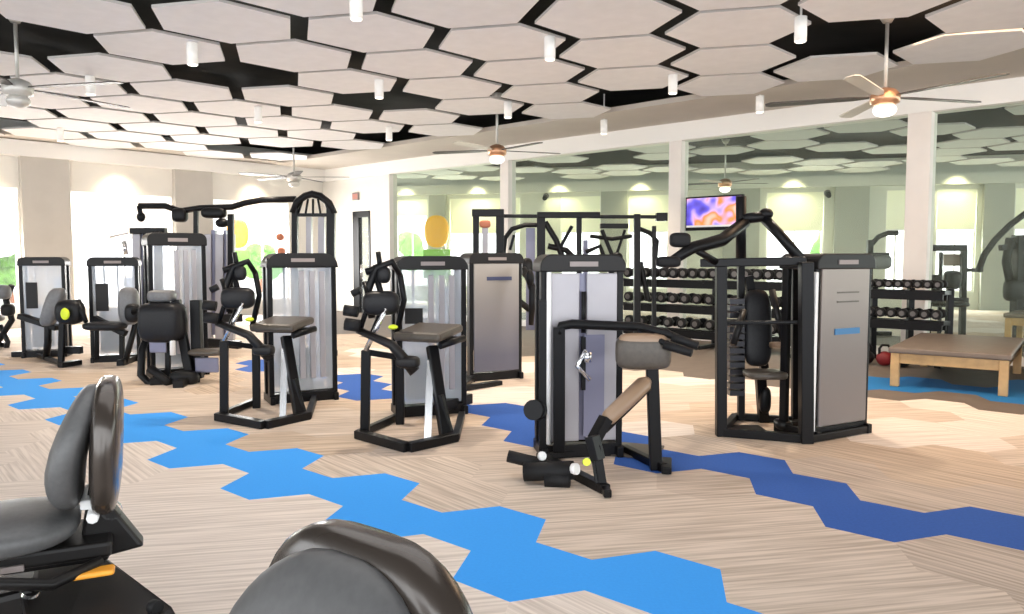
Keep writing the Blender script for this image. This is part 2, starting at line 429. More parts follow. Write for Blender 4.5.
# outside: paving, lawn, trees, yellow sign
def ogp(px,Y,z=0): 
    return V(((px-512)/FPX*Y,Y,z))
b=MB(); b.add([(-70,12,-.06),(60,12,-.06),(60,90,-.06),(-70,90,-.06)],[(0,1,2,3)]); struct(b.build('ground','road'))
def tree(px,Y,h,r,label):
    p=ogp(px,Y,-.06); t=thing('tree',label,'tree',p,0)
    b=MB()
    for k in range(14):
        a=random.random()*6.28; q=random.random(); 
        b.blob(p+V((math.cos(a)*r*.6*q,math.sin(a)*r*.6*q,h*(.45+.5*random.random()))),(r*.4,r*.4,r*.35),a,1,0,10,6)
    b.build('foliage','green',t); b=MB(); b.tube([p,p+V((0,0,h*.6))],[.12,.07],8); b.build('trunk','brick',t)
tree(262,34,1.9,1.1,'low green shrub outside the window beside the yellow sign')
tree(374,33,1.6,1.0,'low green bush seen through the glass of the black door')
tree(413,38,2.6,1.2,'green bush outside the first far window beyond the corner column')
tree(822,36,2.8,1.2,'round green tree outside the far window right of the television')
tree(10,26,1.5,.9,'low green bush outside the leftmost window')
def ysign(px,Y,label):
    p=ogp(px,Y,-.06); t=thing('round_sign',label,'sign',p,0)
    b=MB(); b.tube([p+V((0,0,0)),p+V((0,0,1.6))],.05,8); b.build('post','rodm',t)
    b=MB(); b.blob(p+V((0,0,2.35)),(.38,.16,.5),0,.8); b.build('disc','sign',t)
    b=MB(); b.box(p+V((0,0,1.35)),(.85,.1,.9)); b.build('lower_board','lime',t,.03)
ysign(238.5,26,'yellow oval sign over a lime board outside the left window')
ysign(437,23.8,'reflected copy of the yellow oval sign and lime board before the far wall beyond the glazing')  # solid copy of the outdoor sign's reflection
for px,py,nm in [(281,237,'upper'),(282,251,'lower')]:
    p=line_x(LP+v*.05,u,px); p=V((p.x,p.y,at(px,py,p.y).z))
    b=MB(); b.blob(p,(.13,.03,.10),math.atan2(u.y,u.x),1); o=b.build('window_decal','brick')
    tag(o,'%s of the two small red-brown marks on the left window'%nm,'decal')

# ------------------------------------------------------------------ tower of a weight machine
def tower(label, pl, pr, h, style, depth=.30, parent=None, zc=.13, r=.09):
    """pl, pr: world ground points of the front face's two ends"""
    c=(pl+pr)/2; w=(pr-pl).length; yaw=math.atan2((pr-pl).y,(pr-pl).x)
    root=parent
    if root is None: root=thing('weight_tower',label,'weight machine',c,yaw)
    T=Matrix.Translation(c)@Matrix.Rotation(yaw,4,'Z')
    def bl(m_): 
        m_.v=[T@q for q in m_.v]; return m_
    # local: x along face, y depth (+ away), z up
    b=MB(); pw=.05
    for sx in (-1,1):
        b.box((sx*(w/2-pw/2),.05,h/2),(pw,.10,h-.1)); b.box((sx*(w/2-pw/2),depth-.04,h/2-.03),(pw,.07,h-.12))
        b.box((sx*(w/2-pw/2),depth/2,.04),(pw,depth+.1,.08))
    b.box((0,.05,.05),(w-.02,.1,.10)); b.box((0,depth-.03,.05),(w,.07,.08))
    bl(b).build('tower_frame','black',root,.008)
    # rounded head
    b=MB(); pts=[]
    x0,x1,z0,z1=-w/2-.012,w/2+.012,h-zc,h
    pts=[(x0,z0),(x1,z0)]
    for k in range(7):
        a=k/6*PI/2; pts.append((x1-r+r*math.cos(a), z1-r+r*math.sin(a)))
    for k in range(7):
        a=PI/2+k/6*PI/2; pts.append((x0+r+r*math.cos(a), z1-r+r*math.sin(a)))
    b.prism([V((x,-.03,z)) for x,z in pts],(0,depth+.05,0)); hd=bl(b).build('head_cover','char',root,.01)
    b=MB(); b.box((0,-.034,h-zc*.55),(w*.34,.012,zc*.28)); bl(b).build('badge','badge',hd)
    iw=w-2*pw
    if style=='split':
        b=MB(); 
        for sx in (-1,1): b.box((sx*(iw/4+.012),-.005,(h-zc)/2+.06),(iw/2-.03,.02,h-zc-.14))
        bl(b).build('front_cover','silver',root,.006)
        b=MB(); b.box((0,.03,(h-zc)/2+.06),(.08,.01,h-zc-.14)); bl(b).build('slot_back','lilac',root)
        b=MB(); b.tube([(0,-.03,h*.62),(0,-.03,h*.82)],.018,8); b.box((.0,-.03,h*.47),(.03,.03,h*.26)); bl(b).build('selector_strip','black',root)
        b=MB(); b.tube([(-iw/2+.0,-.035,.12),(-iw/2+.0,-.035,h-zc)],.018,8); bl(b).build('guide_rod','white',root)
        b=MB(); b.box((iw*.16,-.02,h*.36),(iw*.30,.012,h*.5)); bl(b).build('blue_grey_insert','lilac',root)
    elif style in('band','plain'):
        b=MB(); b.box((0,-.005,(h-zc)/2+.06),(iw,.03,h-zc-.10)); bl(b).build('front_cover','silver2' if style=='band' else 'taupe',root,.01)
        b=MB()
        if style=='band':
            b.box((.03,-.022,h*.80),(iw*.55,.012,.045)); bl(b).build('dark_stripe','darkband',root)
        else:
            b.box((.02,-.022,h*.58),(iw*.52,.012,.05)); bl(b).build('blue_stripe','bluebadge',root)
            b=MB(); b.box((.02,-.022,h*.74),(iw*.45,.01,.012)); b.box((.02,-.022,h*.79),(iw*.45,.01,.012)); bl(b).build('printed_line','pad',root)
            b=MB(); b.box((-w/2-.02,.02,(h-zc)/2+.03),(.035,.10,h-zc-.10)); bl(b).build('side_strip','white',root,.006)
    else:
        sh=h*.34
        b=MB(); b.box((0,.02,(h-zc)/2+.06),(iw,.008,h-zc-.12)); bl(b).build('clear_guard','clearp',root)
        b=MB(); b.box((-iw*.18,depth-.05,h*.3),(iw*.5,.01,h*.42)); b.box((iw*.3,depth-.05,h*.45),(iw*.25,.01,h*.7)); bl(b).build('rear_guard','frost',root)
        b=MB()
        for k in range(12): b.box((-iw*.10,depth*.5,.16+k*.034),(iw*.55,.12,.028))
        bl(b).build('weight_stack','steel',root)
        b=MB()
        for sx in(-1,1): b.tube([(-iw*.10+sx*iw*.16,depth*.5,.1),(-iw*.10+sx*iw*.16,depth*.5,h-zc)],.012,8)
        bl(b).build('guide_rod','chrome',root)
        if style=='screen':
            b=MB(); b.box((-iw*.28,.0,h*.62),(iw*.30,.02,h*.26)); bl(b).build('instruction_placard','char',root,.006)
        if style=='stripes':
            b=MB(); 
            for q in (-.02,.16,.33): b.box((iw*q,.0,h*.52),(iw*.09,.02,h*.72))
            bl(b).each('grey_strip','silver',root,.004)
        if style=='open':
            b=MB(); b.box((iw*.22,.0,h*.5),(iw*.18,.015,h*.6)); bl(b).build('front_strip','silver',root,.004)
    return root
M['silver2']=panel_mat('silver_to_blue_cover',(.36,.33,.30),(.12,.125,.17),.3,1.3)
M['taupe']=panel_mat('taupe_metal_cover',(.22,.185,.165),(.20,.19,.195),.0,1.3,.32,.45)

# --- machine A: black frame with roller pads in front of silver tower
ra=thing('leg_curl_machine','nearest weight machine, black frame with roller pad before a silver tower','weight machine',gz(590,475))
tower(None,gz(541,459),gz(622,456),1.52,'split',parent=ra)
b=MB()
F1=gz(606,494); F2=gz(664,472); F3=gz(540,460); F4=gz(624,452)
z=V((0,0,.03))
b.bar(F3+z,F1+z,.07,.06); b.bar(F4+z,F2+z,.06,.06); b.bar(F1+z-V((0,.1,0)),F1+z+V((-.02,.25,0)),.05,.05)
b.bar(F2+z-V((0,.08,0)),F2+z+V((.06,.2,0)),.07,.05); b.bar(F3+z,F4+z,.06,.05)
b.bar(at(656,470,5.32),at(652,368,5.32),.085,.06)
b.bar(at(559,452,5.55),at(559,327,5.5),.085,.07)
b.build('base_frame','black',ra,.008)
b=MB(); b.tube([at(559,334,5.5),at(562,326,5.5),at(572,324,5.48),at(640,327,5.2),at(668,334,5.05),at(698,346,4.95)],[.035,.037,.035,.032,.028,.018],10)
b.tube([at(640,329,5.2),at(662,342,5.0),at(690,352,4.9)],[.028,.022,.016],8)
b.build('lever_arm','black',ra)
b=MB(); b.tube([at(672,337,5.0),at(698,346,4.95)],.03,8); b.tube([at(664,345,4.98),at(692,353,4.9)],.028,8); b.build('hand_grip','rubber',ra)
b=MB(); b.blob(at(643,352,5.1),(.185,.10,.112),math.radians(-6),.45,0,24,14); b.build('thigh_pad','pad',ra)
b=MB(); b.blob(at(643,343,5.08),(.165,.075,.065),math.radians(-6),.5,0,20,10); b.build('pad_top','padtan',ra)
p0,p1=at(604,422,4.95),at(648,380,5.2)
b=MB(); b.tube([p0,p0.lerp(p1,.1),p0.lerp(p1,.5),p0.lerp(p1,.9),p1],[.03,.052,.056,.056,.03],12); b.build('slanted_pad','padtan',ra)
b=MB(); b.tube([p0+V((0,.02,-.05)),p1+V((0,.02,-.05))],.035,8); b.bar(at(594,440,4.9),at(606,418,4.95),.08,.06); b.build('pad_bracket','black',ra)
b=MB(); b.bar(at(592,436,4.85),at(598,460,4.82),.09,.06); b.bar(at(596,445,4.85),at(604,493,4.82),.055,.05); b.prism([at(588,438,4.88),at(600,432,4.88),at(607,492,4.8),at(596,488,4.8)],(0,.03,0)); b.build('front_post','black',ra,.005)
b=MB(); b.tube([at(508,456,5.15),at(546,465,5.1)],.042,12); b.build('foot_roller','rubber',ra)
b=MB(); b.tube([at(524,472,5.0),at(574,470,4.95)],.062,14); b.tube([at(545,480,4.95),at(570,480,4.92)],.05,12); b.build('ankle_roller','rubber',ra)
b=MB(); b.tube([at(573,469,4.92),at(577,469,4.9)],.038,12); b.tube([at(541,456,5.05),at(543,456,5.03)],.03,10); b.build('roller_end_cap','white',ra)
b=MB(); b.tube([at(586,462,4.84),at(587,462,4.8)],.025,12); b.build('adjustment_knob','yellow',ra)
b=MB(); b.tube([at(538,410,5.6),at(533,410,5.5)],.075,16); b.bar(at(543,300,5.6),at(543,455,5.6),.06,.05); b.build('cam_disc','black',ra)
b=MB(); b.tube([at(586,350,5.5),at(577,366,5.5),at(590,380,5.5)],.016,8); b.tube([at(588,352,5.5),at(588,362,5.5)],.028,8); b.build('cable','chrome',ra)
b=MB(); b.box(gz(640,455)+V((0,.1,.008)),(.34,.42,.012),math.radians(-20)); b.build('foot_plate','pad',ra)

# --- machine B: tall black frame with converging arms
rb=thing('shoulder_press_machine','tall black framed machine with peaked arms beside a taupe tower at right','weight machine',gz(770,440))
tower(None,gz(812,441),gz(867,432),1.53,'plain',parent=rb,depth=.36)
b=MB(); z=V((0,0,.035))
q0,q1=gz(721,436),gz(808,443); q2=gz(757,424); q3=gz(795,422)
b.bar(q0+z,q1+z,.07,.07); b.bar(q0+z,gz(735,420)+z,.06,.06); b.bar(gz(735,420)+z,gz(800,424)+z,.06,.06); b.bar(q1+z,gz(868,432)+z,.07,.06)
b.bar(at(721,436,q0.y),at(721,262,q0.y),.085,.08); b.bar(at(806,443,q1.y),at(806,262,q1.y),.10,.09)
b.bar(at(741,420,6.9),at(741,262,6.9),.06,.06); b.bar(at(795,424,6.8),at(795,262,6.8),.06,.06)
b.bar(at(700,263,6.35),at(806,261,6.2),.07,.07); b.bar(at(741,263,6.9),at(795,263,6.8),.06,.06); b.bar(at(721,323,6.4),at(806,322,6.2),.03,.03)
b.build('base_frame','black',rb,.008)
b=MB(); b.tube([at(664,266,6.1),at(692,248,6.2),at(722,240,6.35),at(745,222,6.5)],[.035,.05,.055,.05],10)
b.tube([at(764,218,6.5),at(780,235,6.4),at(803,262,6.25)],[.045,.045,.045],10)
b.tube([at(742,219,6.5),at(768,216,6.5)],.045,10); b.blob(at(766,214,6.5),(.06,.06,.05)); b.tube([at(741,196,6.5),at(741,262,6.55)],.045,10)
b.tube([at(693,248,6.2),at(716,262,6.3)],.03,8)
b.build('press_arm','black',rb)
b=MB(); b.blob(at(680,240,6.2),(.085,.05,.06),0,.6); b.blob(at(668,262,6.1),(.10,.05,.045),0,.6); b.build('hand_grip','rubber',rb)
b=MB(); b.blob(at(757,328,6.75),(.125,.06,.34),0,.55,-.12,20,14); b.build('back_pad','padblk',rb)
b=MB(); b.bar(at(748,276,6.9),at(764,368,6.9),.07); b.bar(at(760,372,6.8),at(764,428,6.9),.085,.07); b.blob(at(765,400,6.8),(.05,.05,.12),0,.7); b.build('seat_post','black',rb)
b=MB(); b.blob(at(765,374,6.5),(.17,.16,.035),0,.5); b.build('seat','pad',rb)
b=MB()
for k in range(14): b.box(at(735,392-k*7,6.75),(.13,.14,.045))
b.build('weight_stack','steel',rb)
b=MB(); b.blob(at(783,424,6.5),(.07,.09,.045),0,.7); b.box(at(745,430,6.6),(.32,.28,.03)); b.build('foot_plate','char',rb)
b=MB(); b.tube([at(772,290,6.6),at(783,340,6.5)],.03,8); b.tube([at(744,310,6.6),at(733,345,6.5)],.03,8); b.build('side_handle','char',rb)
b=MB(); b.tube([at(771,345,6.62),at(784,345,6.5)],.028,8); b.build('handle_sleeve','padtan',rb)

# --- C: tower with band stripe
rc=thing('cable_weight_tower','silver tower with dark stripe between curl machine and nearest machine','weight machine',gz(496,380))
tower(None,gz(470,382),gz(522,378),1.55,'band',parent=rc)
b=MB(); b.bar(gz(468,382)+V((0,0,.04)),gz(446,400)+V((0,0,.04)),.16,.06); b.bar(gz(500,385)+V((0,0,.03)),gz(450,393)+V((0,0,.03)),.1,.05); b.each('foot_frame','black',rc,.01)
b=MB(); b.tube([at(524,268,9.2),at(533,290,9.0),at(531,325,9.0)],[.03,.05,.03],8); b.blob(at(530,278,9.0),(.05,.05,.1)); b.build('pull_arm','black',rc)

# --- D / E: arm curl machines
rd=thing('arm_curl_machine','black arm curl machine with flat brown pad in the middle of the gym','weight machine',gz(428,432),0)
z=V((0,0,.035))
b=MB(); a0,a1,a2=gz(358,438),gz(408,452),gz(456,441)
b.bar(a0+z,a1+z,.085,.07); b.bar(a1+z,a2+z,.085,.07); b.bar(a0+z,gz(398,420)+z,.06,.06); b.bar(a2+z,gz(462,418)+z,.06,.06)
b.bar(at(365,437,6.35),at(366,350,6.35),.075,.06); b.bar(at(400,425,6.8),at(400,350,6.8),.075,.06)
b.bar(at(446,440,6.22),at(432,346,6.45),.09,.07); b.bar(at(452,440,6.25),at(440,395,6.3),.05,.05)
b.bar(at(366,352,6.35),at(404,358,6.5),.06,.05)
b.build('base_frame','black',rd,.008)
b=MB(); b.prism([at(424,440,6.2),at(431,440,6.2),at(434,360,6.4),at(427,360,6.4)],(0,.03,0)); b.build('silver_brace','chrome',rd)
b=MB(); P=[gz(394,340,.93),gz(440,352,.93),gz(463,333,.93),gz(412,326,.93)]
P=[at(392,341,6.35),at(440,348,6.2),at(464,332,6.7),at(418,326,6.9)]
zz=sum(q.z for q in P)/4
P=[V((q.x,q.y,zz+(.02 if k in(2,3) else -.02))) for k,q in enumerate(P)]
b.prism(P,(0,0,.075)); b.build('arm_pad','pad',rd,.03)
b=MB(); b.bar(P[0].lerp(P[3],.5)+V((0,0,-.02)),P[1].lerp(P[2],.5)+V((0,0,-.02)),.2,.04); b.tube([at(440,346,6.3),at(464,338,6.5)],.03,8); b.build('pad_bracket','black',rd)
b=MB()
b.tube([at(372,318,6.3),at(368,290,6.3),at(376,268,6.3),at(392,262,6.3),at(400,275,6.35)],[.03,.035,.035,.03,.025],10)
b.tube([at(400,275,6.35),at(404,300,6.4),at(396,335,6.4)],.026,8)
b.tube([at(376,275,6.3),at(384,305,6.3),at(372,335,6.3)],.026,8)
b.tube([at(364,282,6.3),at(370,300,6.25),at(360,330,6.2)],.022,8); b.tube([at(366,272,6.3),at(384,266,6.3)],.03,8); b.tube([at(378,252,6.32),at(380,266,6.3)],.022,8)
b.build('curl_arm','black',rd)
b=MB(); b.blob(at(381,303,6.25),(.15,.1,.10),.2,.6); b.blob(at(384,275,6.3),(.055,.05,.07),0,.8); b.build('back_pad','padblk',rd)
b=MB(); b.tube([at(344,310,6.2),at(358,312,6.2)],.045,12); b.tube([at(345,324,6.15),at(360,326,6.15)],.05,12); b.tube([at(352,294,6.3),at(360,290,6.3)],.03,10); b.build('hand_grip','rubber',rd)
b=MB(); b.tube([at(358,330,6.2),at(392,345,6.1),at(415,372,6.1)],[.03,.04,.05],10); b.blob(at(408,362,6.1),(.10,.06,.05),-.4,.6); b.build('seat_arm','char',rd)
b=MB(); b.blob(at(393,327,6.2),(.04,.04,.02)); b.build('adjustment_knob','yellow',rd)
b=MB(); b.tube([at(386,308,6.18),at(366,350,6.25)],.022,8); b.build('link_rod','chrome',rd)
b=MB(); b.bar(gz(440,417)+V((0,0,.1)),gz(468,408)+V((0,0,.1)),.12,.10); b.build('rear_foot','black',rd,.01)
ge=gz(283,413); re_=dup(rd,ge,math.radians(10.5),'black arm curl machine with flat brown pad left of the middle one')
tower(None,gz(398,418),gz(467,413),1.51,'stripes',parent=rd,r=.125)
tower(None,gz(270,405),gz(338,399),1.54,'stripes',parent=re_,r=.14)
b=MB(); b.box(at(414,316,6.9),(.16,.03,.14)); b.build('instruction_placard','char',rd)

# --- F: seated machine with tall tower
rf=thing('seated_row_machine','dark seated machine with grey-topped pad at the foot of a tall tower','weight machine',gz(178,383))
tower(None,gz(152,379),gz(209,374),1.80,'stripes',parent=rf,zc=.16)
b=MB(); z=V((0,0,.04))
b.tube([at(150,330,9.2),at(142,350,9.1),at(141,375,9.0),at(150,384,9.0),at(160,382,9.0)],.045,8)
b.bar(gz(150,385)+z,gz(200,382)+z,.10,.08); b.bar(gz(178,388)+z,gz(205,372)+z,.12,.1); b.bar(at(168,322,9.1),at(168,382,9.1),.06,.05); b.bar(at(196,300,9.2),at(198,378,9.2),.12,.1); b.bar(at(176,300,9.1),at(190,376,9.1),.10,.08)
b.build('base_frame','black',rf,.01)
b=MB(); b.blob(at(163,322,9.05),(.26,.18,.24),0,.5); b.build('back_pad','padblk',rf)
b=MB(); b.blob(at(162,296,9.05),(.15,.12,.07),0,.5); b.build('head_rest','padgrey',rf)
b=MB(); b.box(at(158,340,9.0),(.20,.03,.30)); b.box(at(207,365,9.1),(.28,.03,.18)); b.each('lower_guard','lilac',rf,.01)
b=MB(); b.blob(at(184,378,9.0),(.17,.1,.09),0,.7); b.tube([at(150,368,8.95),at(170,384,8.9)],.05,10); b.build('foot_roller','rubber',rf)
b=MB(); b.blob(at(208,352,9.1),(.22,.15,.04),0,.6); b.build('seat','pad',rf)
b=MB(); b.tube([at(172,325,8.95),at(173,355,8.95)],.035,8); b.build('handle','white',rf)

# --- G / H: chest press machines by the windows
rg=thing('chest_press_machine','chest press machine under the bright window, second from the left edge','weight machine',gz(115,362))
tower(None,gz(91,363),gz(141,361),1.5,'screen',parent=rg)
b=MB(); z=V((0,0,.04))
b.bar(gz(120,366)+z,gz(143,358)+z,.10,.08); b.bar(at(122,330,10.8),at(122,366,10.8),.06,.06); b.tube([at(126,298,10.7),at(137,318,10.6),at(130,345,10.6),at(124,366,10.6)],.04,8)
b.bar(at(94,318,10.5),at(126,334,10.5),.10,.08); b.bar(at(97,322,10.5),at(97,360,10.6),.05,.05)
b.build('base_frame','black',rg,.01)
b=MB(); b.blob(at(129,306,10.5),(.13,.10,.26),0,.6,0,16,10); b.build('back_pad','padgrey',rg)
b=MB(); b.blob(at(133,313,10.4),(.10,.09,.13),0,.7); b.blob(at(105,326,10.4),(.28,.16,.06),.0,.6); b.build('seat','padblk',rg)
b=MB(); b.tube([at(133,312,10.3),at(150,308,10.2),at(163,312,10.2)],[.04,.035,.03],8); b.build('press_arm','black',rg)
rh=thing('chest_press_machine','leftmost full chest press machine with grey back pad and black side arm','weight machine',gz(43,357))
tower(None,gz(22,358),gz(68,356.5),1.5,'screen',parent=rh)
b=MB()
b.bar(at(63,305,10.4),at(61,366,10.4),.075,.06); b.bar(gz(60,368)+z,gz(80,365)+z,.10,.07); b.bar(at(20,316,11),at(58,328,10.9),.12,.08); b.tube([at(48,325,10.9),at(48,342,10.9),gz(46,361)+z],.05,8); b.bar(gz(38,358)+z,gz(62,366)+z,.06,.06); b.bar(gz(46,361)+z,gz(62,366)+z,.06,.06)
b.bar(gz(12,357)+z,gz(50,356)+z,.08,.08); b.bar(at(63,350,10.5),at(82,350,10.5),.08,.1)
b.build('base_frame','black',rh,.01)
b=MB(); b.blob(at(53,307,10.8),(.12,.10,.27),0,.6,.0,16,10,lambda p:p+V((p.z*.35,0,0))); b.build('back_pad','padgrey',rh)
b=MB(); b.blob(at(70,312,10.4),(.19,.12,.17),0,.7); b.build('seat','padblk',rh)
b=MB(); b.tube([at(66,306,10.4),at(78,302,10.4),at(86,322,10.3)],[.05,.05,.03],8); b.build('press_arm','black',rh)
b=MB(); b.blob(at(65,314,10.2),(.06,.03,.08)); b.build('cam_guard','yellow',rh)
# --- partial machine at the very left
ri=thing('leg_extension_machine','black and chrome machine cut off by the left edge','weight machine',gz(-14,347))
b=MB(); b.tube([at(12,285,12.6),at(6,300,12.6),at(12,320,12.6),at(-4,345,12.6)],.05,8); b.tube([at(0,325,12.6),at(8,342,12.6),at(6,352,12.6)],.04,8); b.bar(gz(-45,347)+z,gz(6,347)+z,.1,.08); b.bar(at(-20,347,12.8),at(-20,270,12.8),.09); b.build('base_frame','black',ri,.01)
b=MB(); b.blob(at(3,292,12.5),(.11,.1,.12),0,.7); b.blob(at(-14,318,12.5),(.25,.2,.07),0,.6); b.build('seat','padgrey',ri)
b=MB(); b.blob(at(8,310,12.4),(.10,.08,.10),0,.7); b.build('roller_pad','rubber',ri)

# --- cable crossover beside the windows
rx=thing('cable_crossover','tall black cable crossover with arched end frame before the windows','cable machine',gz(235,348))
D=12.6
b=MB(); b.tube([at(139,206,D),at(165,206,D),at(180,211,D),at(200,208,D),at(232,207,D),at(245,203,D),at(262,200,D),at(296,199,D)],.05,8)
b.tube([at(139,206,D),at(141,216,D)],.04,8); b.blob(at(141,217,D),(.07,.06,.08)); b.blob(at(180,215,D),(.12,.1,.12),0,.6); b.blob(at(214,213,D),(.2,.1,.09),0,.6); b.blob(at(222,223,D),(.11,.1,.08))
b.build('overhead_beam','black',rx)
b=MB(); b.bar(at(231,214,D-.2),gz(231,347),.09,.09); b.bar(at(196,210,D),gz(196,347)+V((0,0,.0)),.07,.07); b.bar(at(148,228,D),gz(148,349),.13,.1); b.bar(gz(135,349)+z,gz(240,347)+z,.12,.08); b.bar(at(131,231,D),at(166,231,D),.12,.1); b.bar(at(158,231,D-.1),at(158,330,D-.1),.10,.1)
b.bar(at(240,318,11.5),at(205,318,12),.1,.12); b.bar(at(208,342,11.8),at(240,345,11.6),.1,.12)
b.build('upright_frame','black',rx,.01)
b=MB()
for a,c in [(132,140),(204,211),(215,223),(226,233)]: b.prism([at(a,234,D),at(c,234,D),at(c,340,D),at(a,340,D)],(0,.12,0))
b.each('stack_shroud','silver',rx,.01)
b=MB()
for a,c in [(141,146),(211,215),(223,226)]: b.prism([at(a,230,D+.05),at(c,230,D+.05),at(c,335,D+.05),at(a,335,D+.05)],(0,.12,0))
b.each('blue_grey_shroud','lilac',rx,.01)
# end frame with arched head
D2=11.6
b=MB(); b.bar(at(295,208,D2),gz(295,356),.085,.08); b.bar(at(331,208,D2),gz(331,356),.12,.09); b.bar(at(293,215,D2),at(334,215,D2),.06,.05); b.bar(gz(290,356)+z,gz(337,356)+z,.12,.08)
b.tube([at(293,213,D2),at(297,202,D2),at(305,196,D2),at(312,194,D2),at(320,196,D2),at(329,203,D2),at(334,214,D2)],.055,8)
for px in (303,308,313,318,324): b.tube([at(px,199,D2),at(313+(px-313)*1.5,214,D2)],.018,6)
b.build('end_frame','black',rx)
b=MB(); b.prism([at(306,217,D2+.1),at(311,217,D2+.1),at(311,345,D2+.1),at(306,345,D2+.1)],(0,.1,0)); b.prism([at(318,217,D2+.1),at(324,217,D2+.1),at(324,345,D2+.1),at(318,345,D2+.1)],(0,.1,0)); b.each('end_frame_shroud','silver',rx)
b=MB(); b.tube([at(110,237,D),at(128,233,D)],.012,6); b.tube([at(124,241,D),at(126,255,D)],.045,6); b.build('hanging_bar','chrome',rx)

# --- black multi station behind the middle towers
rm=thing('multi_station_gym','wide black multi station frame with pulldown bars behind the middle towers','cable machine',gz(570,345))
D=12.9
b=MB(); b.bar(at(500,216,D),at(662,217,D),.06,.06); b.bar(at(537,215,D-.05),at(600,215,D-.05),.10,.10)
b.bar(at(637,214,D),gz(637,346),.11,.09); b.bar(at(654,226,D),gz(654,346),.07,.07); b.bar(at(541,214,D),gz(541,346),.14,.1); b.bar(at(579,214,D),gz(579,346),.09,.08)
b.bar(at(656,217,D),at(667,217,D),.15,.14); b.bar(gz(535,347)+z,gz(660,347)+z,.1,.08)
b.bar(at(600,226,D-.1),at(628,226,D-.1),.13,.08)
b.build('main_frame','black',rm,.01)
b=MB(); b.tube([at(503,258,D),at(505,238,D),at(512,229,D),at(525,225,D),at(545,225,D)],.04,8)
b.tube([at(510,250,D),at(514,235,D)],.025,6); b.tube([at(637,228,D),at(650,233,D),at(657,241,D),at(655,262,D)],.04,8)
b.tube([at(602,230,D),at(612,255,D)],.035,8); b.tube([at(625,230,D),at(616,256,D)],.025,8); b.tube([at(545,222,D),at(556,240,D),at(562,256,D)],.05,8); b.tube([at(572,226,D),at(560,248,D)],.03,8); b.blob(at(617,257,D),(.1,.08,.08)); b.tube([at(590,236,D),at(612,239,D),at(632,236,D)],.035,8); b.tube([at(548,246,D),at(566,250,D),at(578,262,D)],.05,8); b.tube([at(640,262,D),at(648,300,D)],.05,8); b.tube([at(586,252,D),at(600,246,D),at(606,262,D)],.04,8)
b.each('pull_bar','black',rm)
b=MB()
for px,py in ((597,216),(604,222),(612,222),(560,228),(570,224),(657,241)): b.tube([at(px,py,D-.12),at(px,py,D-.06)],.06,10)
b.each('pulley','capg',rm)
b=MB(); b.prism([at(526,228,D+.1),at(535,228,D+.1),at(535,330,D+.1),at(526,330,D+.1)],(0,.1,0)); b.prism([at(583,240,D+.1),at(588,240,D+.1),at(588,335,D+.1),at(583,335,D+.1)],(0,.1,0)); b.each('stack_shroud','lilac',rm)
b=MB(); b.tube([at(500,286,12.0),at(530,310,11.9)],.05,8); b.blob(at(527,268,12.2),(.09,.08,.16),.3,.7); b.build('side_arm','char',rm)
rt=thing('lat_pulldown_tower','tall black tower frame rising behind the striped tower','weight machine',gz(488,350))
D=12.3
b=MB(); b.bar(at(476,213,D),gz(476,350),.10,.09); b.bar(at(500,213,D),gz(500,350),.13,.09); b.bar(at(472,213,D),at(504,213,D),.13,.12); b.bar(gz(470,350)+z,gz(506,350)+z,.12,.08); b.build('frame','black',rt,.01)
b=MB(); b.prism([at(482,225,D),at(488,225,D),at(488,335,D),at(482,335,D)],(0,.1,0)); b.each('stack_shroud','silver',rt)
b=MB(); b.blob(at(485,224,D-.05),(.09,.05,.06),0,.6); b.build('badge','brick',rt)

# ------------------------------------------------------------------ dumbbell racks
def db_proto(r,name='dumbbell'):
    b=MB(); L=.17
    for sx in(-1,1):
        b.slot(0); b.tube([(0,sx*.07,r),(0,sx*.08,r),(0,sx*(L-.01),r),(0,sx*L,r)],[r*.8,r,r,r*.85],10)
        b.slot(1); b.tube([(0,sx*L,r),(0,sx*(L+.004),r)],r*.55,10)
    b.slot(1); b.tube([(0,-.08,r),(0,.08,r)],.016,8)
    return b.build(name,['rubber','capg'])
def rack(label,pa,pb,tiers,nper,grp,names):
    a=pa; c=pb; d=(c-a); L=d.length; d.normalize(); n=V((d.y,-d.x,0)); 
    if n.y>0: n=-n
    yaw=math.atan2(d.y,d.x); rt=thing('dumbbell_rack',label,'rack',(a+c)/2)
    for q in (a,(a+c)/2,c):
        b=MB(); b.bar(q-n*.25+V((0,0,0)),q-n*.25+V((0,0,tiers[0]+.04)),.08,.08); b.bar(q-n*.28+V((0,0,.03)),q+n*.30+V((0,0,.03)),.08,.06); b.build('upright','black',rt,.006)
    for zt in tiers:
        b=MB()
        for off in(-.10,.12):
            p=a+n*off+V((0,0,zt-.05)); b.bar(p,p+d*L,.05,.13)
        b.bar(a+V((0,0,zt-.03)),a+V((0,0,zt-.03))+d*L,.24,.03)
        for q in(0,L/2,L): b.bar(a+d*q-n*.25+V((0,0,zt-.02)),a+d*q+n*.15+V((0,0,zt)),.05,.06)
        b.build('shelf','black',rt,.004)
    for t,(zt,k,nm) in enumerate(zip(tiers,nper,names)):
        pr=None
        for q in range(k):
            p=a+d*(L*(q+.5)/k)+n*.01+V((0,0,zt+.046))
            if pr is None: pr=db_proto(min(.085,L/k*.47)); o=pr
            else: o=pr.copy(); C.objects.link(o)
            o.location=p; o.rotation_euler=(0,0,yaw)
            tag(o,nm,'dumbbell',grp+' '+['top','middle','bottom'][t])
    return rt
def rk(px,off): 
    p=line_x(GP-u*off,v,px); return V((p.x,p.y,0))
rack('long three tier black dumbbell rack left of the peaked black machine',rk(628,1.05),rk(802,1.05),[1.10,.68,.27],[17,14,12],'dumbbells on the long rack, tier:',
  ['round black dumbbell on the top tier of the long rack','round black dumbbell on the middle tier of the long rack','round black dumbbell on the bottom tier of the long rack'])
